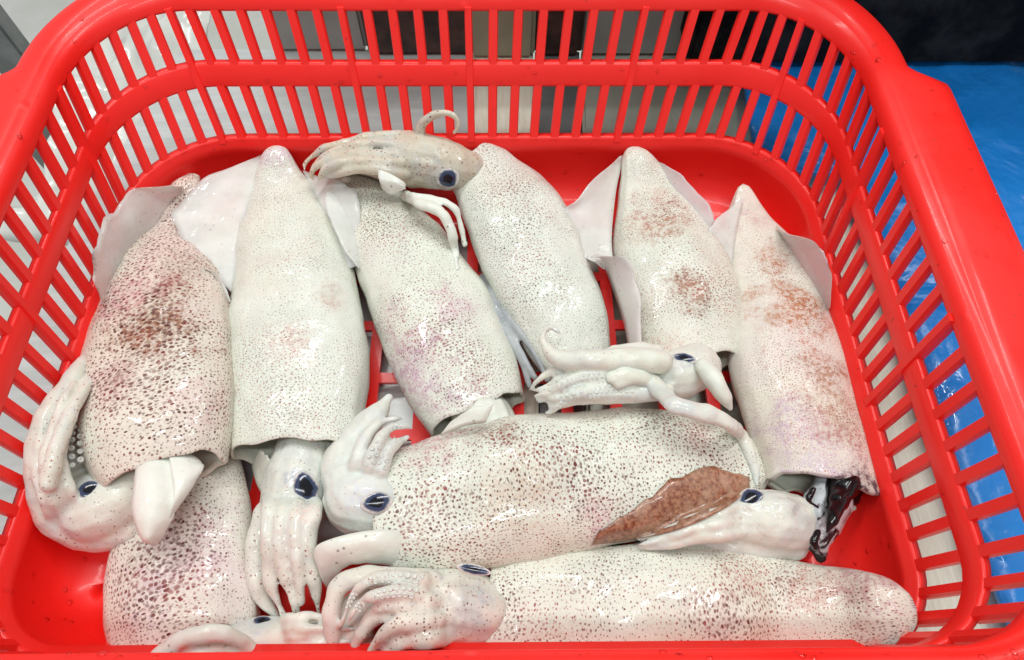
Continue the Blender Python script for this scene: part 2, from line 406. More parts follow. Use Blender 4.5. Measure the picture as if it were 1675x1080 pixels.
def mantle(root, st, mat, seed, k=.62, n=64, M=56, arch=0.0, skew=0.0, lumps=(), open_end=True, wave=.0011, thick=.0013, rag=.0):
    C, W = frame_stations(st, n, k)
    off = Vector((seed * 7.3, seed * 3.7, seed))
    v, uv = [], []; L = [0]
    for i in range(1, n): L.append(L[-1] + (C[i] - C[i - 1]).length)
    tot = L[-1]
    T = [(C[min(n - 1, i + 1)] - C[max(0, i - 1)]).normalized() for i in range(n)]
    lum = [(at(a, b, ZF + .02), r, h) for a, b, r, h in lumps]
    def sect(i, shrink, ax=0.0):
        t = T[i]; s = t.cross(Vector((0, 0, 1))).normalized(); nn = s.cross(t)
        if nn.z < 0: nn = -nn; s = -s
        o = []
        for j in range(M):
            th = 2 * math.pi * j / M; c_, s_ = math.cos(th), math.sin(th)
            fe0 = sm(.8, 1.0, i / (n - 1)); pin = 1 + fe0 * .08 * noise.noise(Vector((c_ * 1.7, s_ * 1.7, 4.0)) + off)
            e = .92
            cx = math.copysign(abs(c_) ** e, c_); sx = math.copysign(abs(s_) ** e, s_)
            hh = k * W[i] * (1.0 if sx > 0 else .92)
            a_ = max(W[i] - shrink, W[i] * .2); b_ = max(hh - shrink, hh * .2)
            p = C[i] + s * (cx * a_ * pin) + nn * (sx * b_ * pin)
            fe = sm(.72, 1.0, i / (n - 1))
            p += t * (ax + fe * (-arch * max(0, sx) + skew * cx + rag * noise.noise(Vector((c_ * 2.1, s_ * 2.1, 0)) + off)))
            d = noise.noise(p * 30 + off) * wave * 2.4 + noise.noise(p * 80 + off) * wave * .8 + noise.noise(Vector((th * 3.0, L[i] * 12, 0)) + off) * wave * .7
            r = (s * cx + nn * sx)
            for lc, lr, lh in lum:
                q = Vector((p.x - lc.x, p.y - lc.y)).length / lr
                if q < 1 and sx > 0: d += lh * (1 - sm(.45, 1, q)) * (1 + .8 * noise.noise(p * 120))
            p += r * d * min(1, W[i] / .012) * sm(0, .10, i / n)
            o.append(p)
        return o
    faces = []
    # tip pole
    v.append(C[0] - T[0] * W[0] * .6); 
    for i in range(n): v += sect(i, 0)
    for j in range(M): faces.append((0, 1 + (j + 1) % M, 1 + j))
    def strip(a, b):
        for j in range(M):
            q = (j + 1) % M; faces.append((a + j, a + q, b + q, b + j))
    for i in range(n - 1): strip(1 + i * M, 1 + (i + 1) * M)
    nout = len(faces)
    if open_end:
        last = 1 + (n - 1) * M
        seq = [(n - 1, thick * .5, thick * .25), (n - 1, thick, 0.0)] + [(i, thick, 0) for i in range(n - 3, int(n * .55), -3)]
        for i, shk, ax in seq:
            b = len(v); v += sect(i, shk, ax); strip(last, b); last = b
        b = len(v); v.append(C[int(n * .55)])
        for j in range(M): faces.append((last + j, last + (j + 1) % M, b))
    else:
        last = 1 + (n - 1) * M; b = len(v); v.append(C[-1] + T[-1] * W[-1] * .3)
        for j in range(M): faces.append((last + j, last + (j + 1) % M, b))
    me = mesh('mantle', v, faces)
    uvl = me.uv_layers.new(name='UVMap')
    def vuv(vi, wrap):
        if vi == 0: return (0, 0)
        i = min((vi - 1) // M, n - 1); j = (vi - 1) % M
        if wrap and j == 0: j = M
        return ((j / M - .25) * 5.0 * sum(W) / n * (W[i] / max(W)) ** .35 * 1.15 + seed, L[i] * .82 + seed * .37)
    for p in me.polygons:
        js = [(x - 1) % M for x in p.vertices]
        wrap = (M - 1) in js and 0 in js
        for li, vi in zip(p.loop_indices, p.vertices): uvl.data[li].uv = vuv(vi, wrap)
    o = link('mantle', me, [mat, INNER], root)
    mi = [0] * nout + [1 if x >= M else 0 for x in range(len(faces) - nout)]
    if not open_end: mi = [0] * len(faces)
    me.polygons.foreach_set('material_index', mi)
    # outward normals
    bm = bmesh.new(); bm.from_mesh(me); bmesh.ops.recalc_face_normals(bm, faces=bm.faces); bm.to_mesh(me); bm.free()
    solid(o)
    return o
def leaf(root, name, rootpts, edgepts, mat, thick=.0022, edge=.0005, seed=0, wavy=.0018, nu=30, nv=10, dome=0.0, drape=None):
    """thin fleshy sheet between two traced curves, points (px,py,mm above basket floor)"""
    Ap, Bp = cat_rom(rootpts, nu), cat_rom(edgepts, nu)
    A = [atf(*p) for p in Ap]; B = [atf(*p) for p in Bp]
    v = []; off = Vector((seed * 5.1, seed, 0))
    G = []
    for i in range(nu):
        row = []
        for j in range(nv):
            q = j / (nv - 1); p = A[i].lerp(B[i], q + (.07 * noise.noise(Vector((i * .35, seed * 2.3, 0))) + .03 * noise.noise(Vector((i * 1.1, seed, 3)))) * q * (0 if i in (0, nu - 1) else 1))
            p = p + Vector((0, 0, dome * math.sin(q * math.pi)))
            p = p + Vector((noise.noise(p * 60 + off) * wavy * .5 * q, 0, noise.noise(p * 45 + off) * wavy * q * 2 + noise.noise(p * 120 + off) * wavy * q * .8))
            row.append(p)
        G.append(row)
    if drape is not None:
        for i in range(nu):
            for j in range(nv):
                q = j / (nv - 1); a_, b_ = Ap[i], Bp[i]
                jit = (13 * noise.noise(Vector((i * .17, seed, 0))) + 3 * noise.noise(Vector((i * .6, seed, 2)))) * q
                p = rest(a_[0] * (1 - q) + b_[0] * q, a_[1] * (1 - q) + b_[1] * q + jit, drape * (.3 + .7 * math.sin(q * 2.2)))
                if p is not None: G[i][j] = p
    for sgn in (1, -1):
        for i in range(nu):
            ei = min(1, min(i, nu - 1 - i) / 3)
            for j in range(nv):
                q = j / (nv - 1); th = (thick * (1 - q) ** .7 + edge) * (.3 + .7 * ei) * .5
                if j == nv - 1: th *= .3
                v.append(G[i][j] + Vector((0, 0, sgn * th)))
    f = []; N = nu * nv
    for i in range(nu - 1):
        for j in range(nv - 1):
            a, b, c, d = i * nv + j, i * nv + j + 1, (i + 1) * nv + j + 1, (i + 1) * nv + j
            f.append((a, b, c, d)); f.append((N + d, N + c, N + b, N + a))
    bd = [(i, 0) for i in range(nu)] + [(nu - 1, j) for j in range(1, nv)] + [(i, nv - 1) for i in range(nu - 2, -1, -1)] + [(0, j) for j in range(nv - 2, 0, -1)]
    for q in range(len(bd)):
        a, b = bd[q], bd[(q + 1) % len(bd)]; ai, bi = a[0] * nv + a[1], b[0] * nv + b[1]
        f.append((ai, bi, N + bi, N + ai))
    me = mesh(name, v, f)
    bm = bmesh.new(); bm.from_mesh(me); bmesh.ops.recalc_face_normals(bm, faces=bm.faces); bm.to_mesh(me); bm.free()
    return link(name, me, mat, root)
def tube_geo(pts, V, Fc, n=None, M=16, flat=1.0, drape=None):
    """pts (px,py,mm,R px): closed tapered tube appended to V,Fc"""
    n = n or max(8, 6 * len(pts))
    S = cat_rom(pts, n); C = [atf(a[0], a[1], a[2]) for a in S]
    R = [max(a[3], 1.5) * depth(c) / F_PX for a, c in zip(S, C)]
    if drape is not None:
        for i in range(n):
            p = rest(S[i][0], S[i][1], R[i] * drape)
            if p is not None: C[i] = p
        for _ in range(3): C = [C[0]] + [(C[i - 1] + C[i] * 2 + C[i + 1]) / 4 for i in range(1, n - 1)] + [C[-1]]
    base = len(V)
    T = [(C[min(n - 1, i + 1)] - C[max(0, i - 1)]).normalized() for i in range(n)]
    rings = []
    def ring(c, t, r):
        s = t.cross(Vector((0, 0, 1)))
        if s.length < 1e-3: s = Vector((1, 0, 0))
        s.normalize(); nn = s.cross(t)
        b = len(V)
        for j in range(M):
            a = 2 * math.pi * j / M; V.append(c + s * (math.cos(a) * r) + nn * (math.sin(a) * r * flat))
        return b
    def fill(c, t, r, sg):
        return [(c + t * sg * r * math.sin(a), r * math.cos(a)) for a in (1.2, .8, .4)]
    for c, r in fill(C[0], T[0], R[0], -1): rings.append(ring(c, T[0], r))
    for i in range(n): rings.append(ring(C[i], T[i], R[i]))
    for c, r in reversed(fill(C[-1], T[-1], R[-1], 1)): rings.append(ring(c, T[-1], r))
    for a, b in zip(rings, rings[1:]):
        for j in range(M):
            q = (j + 1) % M; Fc.append((a + j, a + q, b + q, b + j))
    Fc.append(tuple(rings[0] + j for j in range(M))[::-1]); Fc.append(tuple(rings[-1] + j for j in range(M)))
    return C, R
def fleshy(root, name, tubes, mat, voxel=.0008, smooth=2, wave=.0004, seed=0):
    """tubes fused into one continuous skin"""
    V, Fc = [], []
    for tb in tubes:
        fl = 1.0; dr = None
        if isinstance(tb, tuple) and not isinstance(tb[0], (tuple, list)): pass
        if isinstance(tb, dict): fl = tb.get('flat', 1.0); dr = tb.get('drape'); tb = tb['p']
        tube_geo(tb, V, Fc, flat=fl, drape=dr)
    me = mesh('tmp', V, Fc); ob = bpy.data.objects.new('tmp', me); col.objects.link(ob)
    md = ob.modifiers.new('r', 'REMESH'); md.mode = 'VOXEL'; md.voxel_size = voxel; md.use_smooth_shade = True
    if smooth:
        ms = ob.modifiers.new('s', 'SMOOTH'); ms.iterations = smooth; ms.factor = .5
    dg = bpy.context.evaluated_depsgraph_get()
    m2 = bpy.data.meshes.new_from_object(ob.evaluated_get(dg)); m2.name = name
    bpy.data.objects.remove(ob); bpy.data.meshes.remove(me)
    off = Vector((seed * 4.1, 0, seed))
    nrm = [x.vector.copy() for x in m2.vertex_normals]
    for vv, nn in zip(m2.vertices, nrm):
        vv.co += nn * (noise.noise(vv.co * 70 + off) * wave * 2 + noise.noise(vv.co * 170 + off) * wave * 1.3 + abs(noise.noise(vv.co * 110 - off)) * wave * -1.6)
    m2.materials.clear()
    o = link(name, m2, mat, root)
    if name == 'head': solid(o)
    return o
def eye(head, px, py, mm, rx, ry, rot=0.0, lift=.30, mat=None):
    rx *= 1.25; ry *= 1.25; rad = []
    c = atf(px, py, mm); vd = (CAM - c).normalized()
    h = SOLID[-1].ray_cast(CAM, -vd)
    if h[0] is not None: c = h[0]; vd = (vd + h[1] * (1.2 if h[1].dot(vd) > 0 else -1.2)).normalized()
    R = depth(c) / F_PX
    c = c - vd * (min(rx, ry) * R * lift * .35)
    a = (RT * math.cos(rot) + UP * math.sin(rot)); a = (a - vd * a.dot(vd)).normalized(); b = vd.cross(a)
    bm = bmesh.new(); bmesh.ops.create_uvsphere(bm, u_segments=24, v_segments=14, radius=1)
    for q in bm.verts:
        x, y, z = q.co; g = 1 - .07 * abs(math.sin(2 * math.atan2(y, x)))
        rad.append(math.hypot(x, y) if z > 0 else 1.0)
        q.co = c + a * (x * rx * R * g) + b * (y * ry * R * g) + vd * (z * min(rx, ry) * R * lift)
    me = bpy.data.meshes.new('eye'); bm.to_mesh(me); bm.free()
    me.attributes.new('rad', 'FLOAT', 'POINT').data.foreach_set('value', rad)
    return link('eye', me, mat or EYE, head)
def bundle(pts, n, sp0, sp1, seed, r=1.0, dz=4.0, jit=5.0, tp=.62):
    """n thin limp arms following one traced path, fanned from sp0 to sp1 px; each ends in a fine tip"""
    rnd = random.Random(seed); out = []; m = len(pts)
    for k in range(n):
        f = (k / (n - 1) - .5) * 2 if n > 1 else 0; L = rnd.uniform(.86, 1.0); tb = []
        ph = rnd.uniform(0, 6.28); S = cat_rom(pts, 9)
        for i in range(9):
            q = i / 8 * L; a = S[min(8, int(q * 8))]; b = S[min(8, int(q * 8) + 1)]; g = q * 8 - int(q * 8); c = a * (1 - g) + b * g
            d = (b - a) if np.hypot(*(b - a)[:2]) > 1e-3 else (S[8] - S[7]); l = np.hypot(d[0], d[1]); nx, ny = -d[1] / l, d[0] / l
            w_ = f * (sp0 + (sp1 - sp0) * i / 8) + jit * math.sin(ph + i * .9) * (i / 8)
            tb.append((c[0] + nx * w_, c[1] + ny * w_, c[2] + (dz * (1 - abs(f)) * (1 if k % 2 else .5) + rnd.uniform(-1, 1)) * min(1, i / 3) - (6 if i == 0 else 0), max(1.8, c[3] * r * (1 - tp * (i / 8) ** 2.2) * rnd.uniform(.9, 1.05))))
        out.append(tb)
    return out
def suckers(root, tubes, side=0.0, mat=None, seed=1, size=.30):
    """two orderly rows of ringed cups along the upper face of the given arms"""
    rnd = random.Random(seed); V, Fc = [], []
    def cup(c, nrm, r):
        t1 = nrm.orthogonal().normalized(); t2 = nrm.cross(t1); b = len(V); K = 10
        for rr, hh in ((1.0, -.5), (1.0, .25), (.72, .48), (.42, .20), (.12, .02)):
            for k in range(K):
                a = 2 * math.pi * k / K; V.append(c + (t1 * math.cos(a) + t2 * math.sin(a)) * (r * rr) + nrm * (r * hh))
        for g in range(4):
            for k in range(K):
                k2 = (k + 1) % K; Fc.append((b + g * K + k, b + g * K + k2, b + (g + 1) * K + k2, b + (g + 1) * K + k))
        Fc.append(tuple(b + 4 * K + k for k in range(K)))
    for tb in tubes:
        dr = None
        if isinstance(tb, dict): dr = tb.get('drape'); tb = tb['p']
        C, Rr = tube_geo(tb, [], [], n=60, drape=dr)
        d = 0.0; sg = 1
        for i in range(3, 58):
            d += (C[i] - C[i - 1]).length
            r = Rr[i] * size
            if r < .00045: break
            if d > r * 1.25:
                d = 0; sg = -sg
                t = (C[i + 1] - C[i - 1]).normalized(); vd = (CAM - C[i]).normalized()
                s_ = t.cross(vd).normalized(); nrm = (vd + s_ * (side + sg * .42)).normalized()
                cup(C[i] + nrm * Rr[i] * .97, nrm, r * rnd.uniform(.85, 1.1))
    o = link('suckers', mesh('suckers', V, Fc), mat or SUCK, root); o['kind'] = 'stuff'
    return o
BROWN, ORANGE, PINK, MAUVE, RUST = (0.20, 0.085, 0.045), (0.42, 0.19, 0.11), (0.68, 0.44, 0.44), (0.55, 0.38, 0.50), (0.20, 0.06, 0.025)
BLUEGREY, CREAM = (0.38, 0.44, 0.52), (0.84, 0.84, 0.76)
def pt(px, py, mm=38): return atf(px, py, mm)
SQG = 'whole raw squid in the red basket'
def squid(label, px, py): return thing('squid', label, 'squid', Vector((atf(px, py, 0).x, atf(px, py, 0).y, ZF)), SQG)


# ------------------------------------------------------------------ the squid
# (1) mottled one at the left wall, its head folded back up along the wall
q = squid('dark-mottled pinkish squid at the left wall, head folded sideways, white funnel hanging out', 270, 560); o = q.location
sk = squid_skin(1, o, scale=470, dots=1.32, dotcol=(0.052, 0.022, 0.016), base=(0.78, 0.72, 0.64), tint=(0.72, 0.52, 0.50), tintamt=.8,
    patches=[(pt(250, 545), .020, (0.32, 0.15, 0.08), .80, .85), (pt(215, 490), .017, PINK, .55, .3), (pt(345, 650), .010, PINK, .7, 0), (pt(290, 440), .012, BROWN, .25, .3), (pt(190, 640), .018, PINK, .35, .3), (pt(300, 300), .010, BROWN, .35, .4)])
mantle(q, [(317, 288, 9, 22), (306, 308, 20, 20), (296, 345, 30, 13), (284, 390, 44, 6), (272, 440, 72, 4), (266, 490, 98, 4), (263, 550, 109, 6), (262, 620, 112, 9), (262, 690, 112, 13), (266, 750, 100, 17), (270, 782, 90, 19)], sk, 1, lumps=[(235, 610, .016, -.0012), (300, 520, .014, .001)], k=.56, arch=.003, rag=.002)
leaf(q, 'fin', [(300, 305, 30), (270, 345, 26), (240, 395, 22), (215, 450, 20), (190, 500, 16)], [(280, 303, 40), (205, 318, 46), (166, 370, 50), (150, 430, 50), (166, 496, 46)], FIN, seed=1, wavy=.0036)
leaf(q, 'fin', [(318, 430, 24), (335, 455, 22), (355, 490, 18)], [(330, 440, 32), (362, 455, 32), (378, 496, 28)], FIN, seed=2)
hs = squid_skin(11, o, 1.0, base=(0.76, 0.77, 0.70), tintamt=.4, uv=False, scale=400, patches=[(pt(160, 800, 30), .009, (0.35, 0.35, 0.50), .55, 0)])
A1 = bundle([(108, 838, 40, 11), (82, 775, 46, 11), (84, 715, 48, 10), (112, 655, 46, 9), (150, 600, 36, 8)], 4, 24, 16, 1)
h = fleshy(q, 'head', [[(238, 778, 26, 40), (195, 815, 26, 56), (155, 830, 24, 60), (115, 815, 22, 48)],
    [(215, 862, 20, 34), (150, 866, 20, 36), (98, 842, 28, 36), (72, 790, 38, 28), (66, 735, 44, 24), (84, 675, 44, 20), (118, 622, 40, 16), (150, 580, 32, 12), (172, 545, 22, 8)],
    [(125, 800, 26, 36), (112, 750, 24, 34), (122, 700, 24, 24), (138, 650, 26, 13)],
    [(80, 790, 50, 15), (92, 735, 54, 13), (116, 680, 50, 11), (140, 636, 44, 8), (160, 605, 34, 6)]] + A1, hs, seed=1)
eye(h, 146, 801, 47, 17, 14, .5)
suckers(q, [[(126, 770, 40, 16), (124, 720, 40, 15), (132, 670, 38, 10)]], seed=1)
FUN = flesh('funnel_flesh', (0.80, 0.81, 0.74), (0.72, 0.75, 0.66), .2, .2, None, .8)
leaf(q, 'funnel', [(232, 735, 38), (224, 790, 45), (221, 840, 46), (236, 884, 43), (253, 893, 40)], [(292, 738, 38), (300, 790, 42), (290, 830, 44), (272, 868, 43), (257, 892, 40)], FUN, thick=.003, edge=.002, dome=.0035, seed=3, wavy=.0016)
leaf(q, 'funnel_wing', [(276, 728, 40), (284, 775, 45), (288, 810, 46), (280, 845, 45)], [(300, 734, 36), (336, 764, 38), (322, 795, 40), (284, 850, 43)], FUN, thick=.0024, edge=.001, dome=.001, seed=23, wavy=.0026)

# (2) pale tall one
q = squid('pale tall squid second from the left wall, spotted head pointing to the front', 480, 520); o = q.location
sk = squid_skin(2, o, scale=640, dots=.85, dotcol=(0.10, 0.055, 0.045), base=(0.77, 0.80, 0.73), tint=(0.74, 0.66, 0.62), tintamt=.35,
    patches=[(pt(482, 560), .012, (0.60, 0.44, 0.38), .5, .1), (pt(540, 470), .010, (0.55, 0.42, 0.34), .45, .5), (pt(440, 250), .012, (0.66, 0.58, 0.64), .6, 0)], blotch=.15)
mantle(q, [(455, 240, 10, 30), (454, 256, 24, 26), (457, 300, 46, 14), (466, 350, 66, 5), (475, 410, 86, 0), (481, 470, 98, 0), (485, 540, 107, 0), (487, 620, 110, 0), (487, 690, 108, 2), (486, 745, 104, 4)], sk, 2, lumps=[(520, 600, .018, -.001), (450, 480, .016, .0008)], k=.56, arch=.001, skew=-.004, rag=.003)
leaf(q, 'fin', [(440, 255, 26), (425, 300, 24), (402, 360, 24), (392, 420, 24), (380, 480, 22)], [(432, 252, 30), (340, 290, 34), (288, 345, 30), (300, 400, 28), (350, 450, 28)], FIN, seed=4, wavy=.0012)
leaf(q, 'fin', [(495, 280, 22), (520, 330, 22), (550, 390, 22), (570, 440, 22)], [(510, 285, 28), (562, 300, 30), (590, 340, 28), (582, 432, 24)], FIN, seed=5)
hs = squid_skin(12, o, 1.0, base=(0.77, 0.78, 0.72), tintamt=.3, uv=False, scale=400, patches=[(pt(478, 785, 34), .010, (0.40, 0.45, 0.58), .7, 0), (pt(505, 835, 36), .006, (0.80, 0.66, 0.60), .7, 0)])
h = fleshy(q, 'head', [[(505, 715, 16, 48), (492, 770, 18, 54), (480, 825, 18, 54), (468, 870, 16, 46), (468, 900, 12, 34)],
    [(438, 838, 24, 22), (422, 890, 22, 20), (421, 945, 20, 18), (434, 985, 17, 13), (456, 1014, 14, 6)]] + bundle([(478, 820, 33, 16), (472, 880, 33, 16), (477, 945, 27, 15), (496, 1016, 16, 13)], 4, 36, 30, 2, jit=5), hs, seed=2)
eye(h, 500, 799, 43, 17, 25, .35)
leaf(q, 'funnel', [(412, 760, 10), (420, 790, 10), (432, 815, 8)], [(425, 735, 26), (440, 750, 26), (450, 770, 24)], FLESH, seed=6)

# (3) slanting one in the middle left
q = squid('slanting squid with a mauve-pink lower half, third from the left wall', 720, 500); o = q.location
sk = squid_skin(3, o, scale=600, dots=1.1, dotcol=(0.085, 0.045, 0.040), base=(0.77, 0.795, 0.71), tint=(0.72, 0.60, 0.62), tintamt=.5,
    patches=[(pt(670, 580), .022, (0.58, 0.42, 0.47), .75, .45), (pt(740, 490), .012, (0.62, 0.48, 0.51), .45, .3), (pt(700, 640), .018, (0.56, 0.42, 0.47), .6, .45), (pt(630, 510), .014, (0.55, 0.40, 0.42), .45, .4)], blotch=.3)
mantle(q, [(560, 285, 10, 18), (574, 305, 30, 14), (612, 350, 58, 4), (645, 400, 74, 0), (680, 455, 86, 0), (708, 510, 95, 0), (736, 570, 98, 0), (762, 630, 95, 0), (785, 680, 88, 0)], sk, 3, k=.58, arch=.002, rag=.003)
leaf(q, 'fin', [(565, 300, 26), (580, 340, 24), (590, 390, 22), (592, 440, 20)], [(545, 295, 30), (530, 330, 30), (558, 400, 28), (585, 440, 24)], FIN, seed=7)
leaf(q, 'funnel', [(720, 712, 34), (760, 695, 38), (795, 690, 38)], [(735, 690, 40), (775, 668, 42), (806, 662, 42)], FLESH, seed=8, thick=.003)
V = fleshy(q, 'head', [[(790, 690, 14, 55), (800, 730, 12, 55), (800, 780, 8, 30)]], FLESH, seed=3)
# grey arm bundle that shows below its right edge
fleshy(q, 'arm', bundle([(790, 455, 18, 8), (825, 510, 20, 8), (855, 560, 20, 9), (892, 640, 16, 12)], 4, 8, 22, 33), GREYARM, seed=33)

# (4) upside-down one, head at the back wall
q = squid('squid turned round, its spotted head with black eye resting at the back wall', 860, 420); o = q.location
sk = squid_skin(4, o, scale=640, dots=.95, dotcol=(0.075, 0.045, 0.040), base=(0.77, 0.80, 0.74), tint=(0.76, 0.72, 0.66), tintamt=.3,
    patches=[(pt(900, 500), .012, (0.60, 0.55, 0.48), .4, .3), (pt(830, 300), .014, (.66, .60, .55), .4, .4)], blotch=.1)
mantle(q, [(975, 640, 12, 10), (965, 622, 40, 6), (945, 590, 60, 4), (925, 545, 72, 4), (900, 490, 82, 5), (875, 430, 87, 6), (850, 375, 83, 8), (822, 325, 72, 11), (796, 285, 60, 14), (786, 270, 54, 15)], sk, 4, k=.57, arch=-.003, rag=.003)
hs = squid_skin(14, o, 1.35, base=(0.64, 0.59, 0.49), tint=(0.46, 0.38, 0.29), tintamt=.9, uv=False, scale=400, patches=[(pt(722, 285, 45), .0085, (0.78, 0.68, 0.64), .8, 0), (pt(755, 295, 45), .008, (0.36, 0.42, 0.52), .75, 0)])
h = fleshy(q, 'head', [[(822, 312, 20, 20), (790, 290, 25, 28), (752, 277, 34, 37), (705, 266, 37, 44), (655, 260, 36, 42), (605, 258, 34, 32), (565, 262, 30, 22)],
    *bundle([(668, 256, 46, 10), (612, 250, 46, 10), (560, 256, 43, 10), (518, 276, 36, 9), (508, 300, 28, 7)], 5, 32, 14, 4, dz=6),
    [(688, 222, 48, 9), (690, 205, 54, 7), (706, 190, 60, 7), (728, 184, 62, 6), (746, 192, 60, 5), (750, 206, 56, 4.5), (743, 217, 52, 3)]], hs, seed=4)
eye(h, 733, 292, 60, 16, 15, .6)
leaf(q, 'funnel', [(620, 280, 52), (622, 300, 50), (640, 316, 46)], [(660, 292, 54), (660, 302, 52), (645, 316, 46)], FLESH, seed=9, thick=.004, edge=.002)
fleshy(q, 'tentacle', [dict(p=[(640, 312, 40, 9), (690, 333, 42, 10), (722, 348, 42, 10), (739, 380, 36, 9), (748, 440, 26, 4)], flat=.8, drape=.4), dict(p=[(660, 316, 40, 6), (705, 324, 42, 7), (745, 342, 40, 7), (760, 400, 28, 4)], flat=.8, drape=.4)], FLESH, seed=41)

# (5) squid under the long pale arms
q = squid('squid with brown flecks near its tip, wide fins and long pale arms trailing left', 1100, 420); o = q.location
sk = squid_skin(5, o, scale=640, dots=1.0, dotcol=(0.10, 0.050, 0.035), base=(0.77, 0.795, 0.715), tint=(0.72, 0.60, 0.56), tintamt=.45,
    patches=[(pt(1085, 350), .014, (0.45, 0.25, 0.17), .6, .5), (pt(1130, 465), .011, (0.38, 0.22, 0.15), .6, .6), (pt(1060, 310), .012, (0.60, 0.42, 0.38), .6, .3), (pt(1080, 550), .014, (0.60, 0.42, 0.34), .45, .3)], blotch=.5)
mantle(q, [(1036, 241, 9, 30), (1040, 258, 22, 26), (1054, 305, 46, 13), (1072, 350, 66, 5), (1090, 400, 82, 0), (1105, 450, 90, 0), (1117, 500, 92, 0), (1126, 550, 88, 0), (1132, 600, 84, 0)], sk, 5, k=.56, arch=.002, skew=.004, rag=.003)
leaf(q, 'fin', [(1022, 255, 26), (1010, 300, 24), (1003, 350, 22), (1000, 400, 22), (1004, 440, 20)], [(1015, 255, 30), (945, 325, 34), (922, 350, 32), (945, 410, 28), (985, 440, 24)], FIN, seed=10)
leaf(q, 'fin', [(1060, 265, 24), (1090, 310, 24), (1115, 350, 22), (1140, 400, 20)], [(1072, 262, 30), (1130, 305, 32), (1165, 350, 30), (1155, 395, 24)], FINP, seed=11)
leaf(q, 'fin', [(985, 420, 26), (1000, 460, 26), (1020, 520, 26), (1030, 570, 26)], [(965, 420, 34), (1025, 432, 40), (1048, 490, 38), (1050, 568, 34)], FINP, seed=12, wavy=.0022, thick=.004, edge=.0015, dome=.002)
hs = squid_skin(15, o, .7, base=(0.77, 0.79, 0.73), tintamt=.25, uv=False, scale=400, patches=[(pt(1118, 590, 48), .007, (0.45, 0.42, 0.52), .75, 0)])
A5 = bundle([(1070, 618, 40, 11), (1000, 620, 43, 11), (940, 628, 43, 11), (900, 640, 40, 10), (874, 654, 34, 8)], 6, 25, 24, 5, jit=7, tp=.7)
h = fleshy(q, 'head', [[(1140, 600, 30, 40), (1112, 612, 32, 42), (1085, 612, 32, 38), (1050, 605, 34, 30)],
    [(1080, 592, 46, 22), (1020, 588, 48, 20), (960, 590, 48, 18), (915, 588, 48, 15), (893, 568, 50, 9), (888, 548, 52, 6), (900, 535, 54, 4.5), (916, 545, 54, 3)],
    [(1090, 640, 40, 16), (1030, 645, 40, 15), (970, 650, 40, 13), (905, 662, 38, 9)],
    *A5,
    [(1075, 575, 44, 12), (1020, 570, 46, 10), (985, 576, 46, 7)]], hs, seed=5)
eye(h, 1120, 586, 50, 17, 8, -.25)
q5, hs5 = q, hs
fleshy(q, 'funnel', [[(1150, 598, 44, 14), (1168, 620, 46, 18), (1182, 645, 44, 16), (1194, 668, 40, 7)]], FLESH, seed=52)
suckers(q, A5[:5], seed=5)

# (6) right wall
q = squid('orange-blotched squid along the right wall with black ink at its mantle opening', 1290, 540); o = q.location
sk = squid_skin(6, o, scale=700, dots=.8, dotcol=(0.13, 0.060, 0.040), base=(0.79, 0.76, 0.69), tint=(0.74, 0.62, 0.62), tintamt=.6,
    patches=[(pt(1270, 400), .013, ORANGE, .6, .3), (pt(1310, 490), .018, (0.50, 0.24, 0.14), .65, .4), (pt(1355, 610), .013, ORANGE, .5, .3), (pt(1270, 690), .014, (0.58, 0.45, 0.50), .55, .5), (pt(1230, 330), .012, (0.60, 0.40, 0.42), .6, .2), (pt(1340, 760), .020, (0.62, 0.54, 0.62), .55, .3), (pt(1385, 680), .014, ORANGE, .4, .3), (pt(1405, 812, 30), .011, (0.10, 0.06, 0.07), .7, 0)], blotch=.6, red=(0.40, 0.14, 0.07))
mantle(q, [(1216, 306, 9, 22), (1218, 322, 18, 18), (1226, 370, 37, 10), (1251, 430, 60, 4), (1273, 490, 79, 0), (1288, 550, 89, 0), (1302, 610, 98, 0), (1316, 670, 97, 2), (1330, 730, 93, 4), (1341, 785, 86, 6), (1346, 802, 82, 7)], sk, 6, k=.57, arch=.001, skew=-.008, rag=.004, thick=.0028)
leaf(q, 'fin', [(1215, 325, 26), (1205, 370, 24), (1198, 420, 22), (1195, 460, 18)], [(1205, 328, 30), (1165, 365, 30), (1162, 400, 28), (1185, 450, 22)], FIN, seed=13)
leaf(q, 'fin', [(1270, 370, 26), (1300, 420, 26), (1330, 470, 26), (1350, 510, 24)], [(1290, 385, 40), (1340, 405, 46), (1362, 450, 46), (1362, 500, 42)], FINP, seed=14)
hs = squid_skin(16, o, .35, base=(0.77, 0.80, 0.74), tintamt=.2, uv=False, scale=400, patches=[(pt(1232, 822, 44), .0075, (0.30, 0.24, 0.26), .8, 0)])
h = fleshy(q, 'head', [[(1310, 858, 20, 44), (1275, 852, 24, 50), (1240, 848, 24, 46), (1195, 850, 22, 40), (1150, 858, 22, 34), (1100, 872, 22, 26), (1060, 882, 22, 16)],
    [(1290, 890, 18, 32), (1230, 888, 18, 30), (1160, 890, 18, 24)],
    *bundle([(1205, 852, 36, 12), (1150, 862, 36, 12), (1100, 876, 33, 11), (1035, 888, 28, 9)], 3, 20, 8, 6, dz=2)], hs, seed=6)
eye(h, 1228, 815, 52, 18, 15, .2)
t = NT('ink_stained_flesh'); cc = t.n('ShaderNodeTexCoord').outputs['Object']
ik = t.ramp(t.noise(cc, 75, 5, .7, .8), .50, .60)
t.set(Base_Color=t.mix(ik, (0.52, 0.56, 0.58), (0.008, 0.008, 0.009)), Roughness=.3, Coat_Weight=.3, Coat_Roughness=.04, Normal=t.bump(t.noise(cc, 120, 3), .5, .001))
INK = t.m
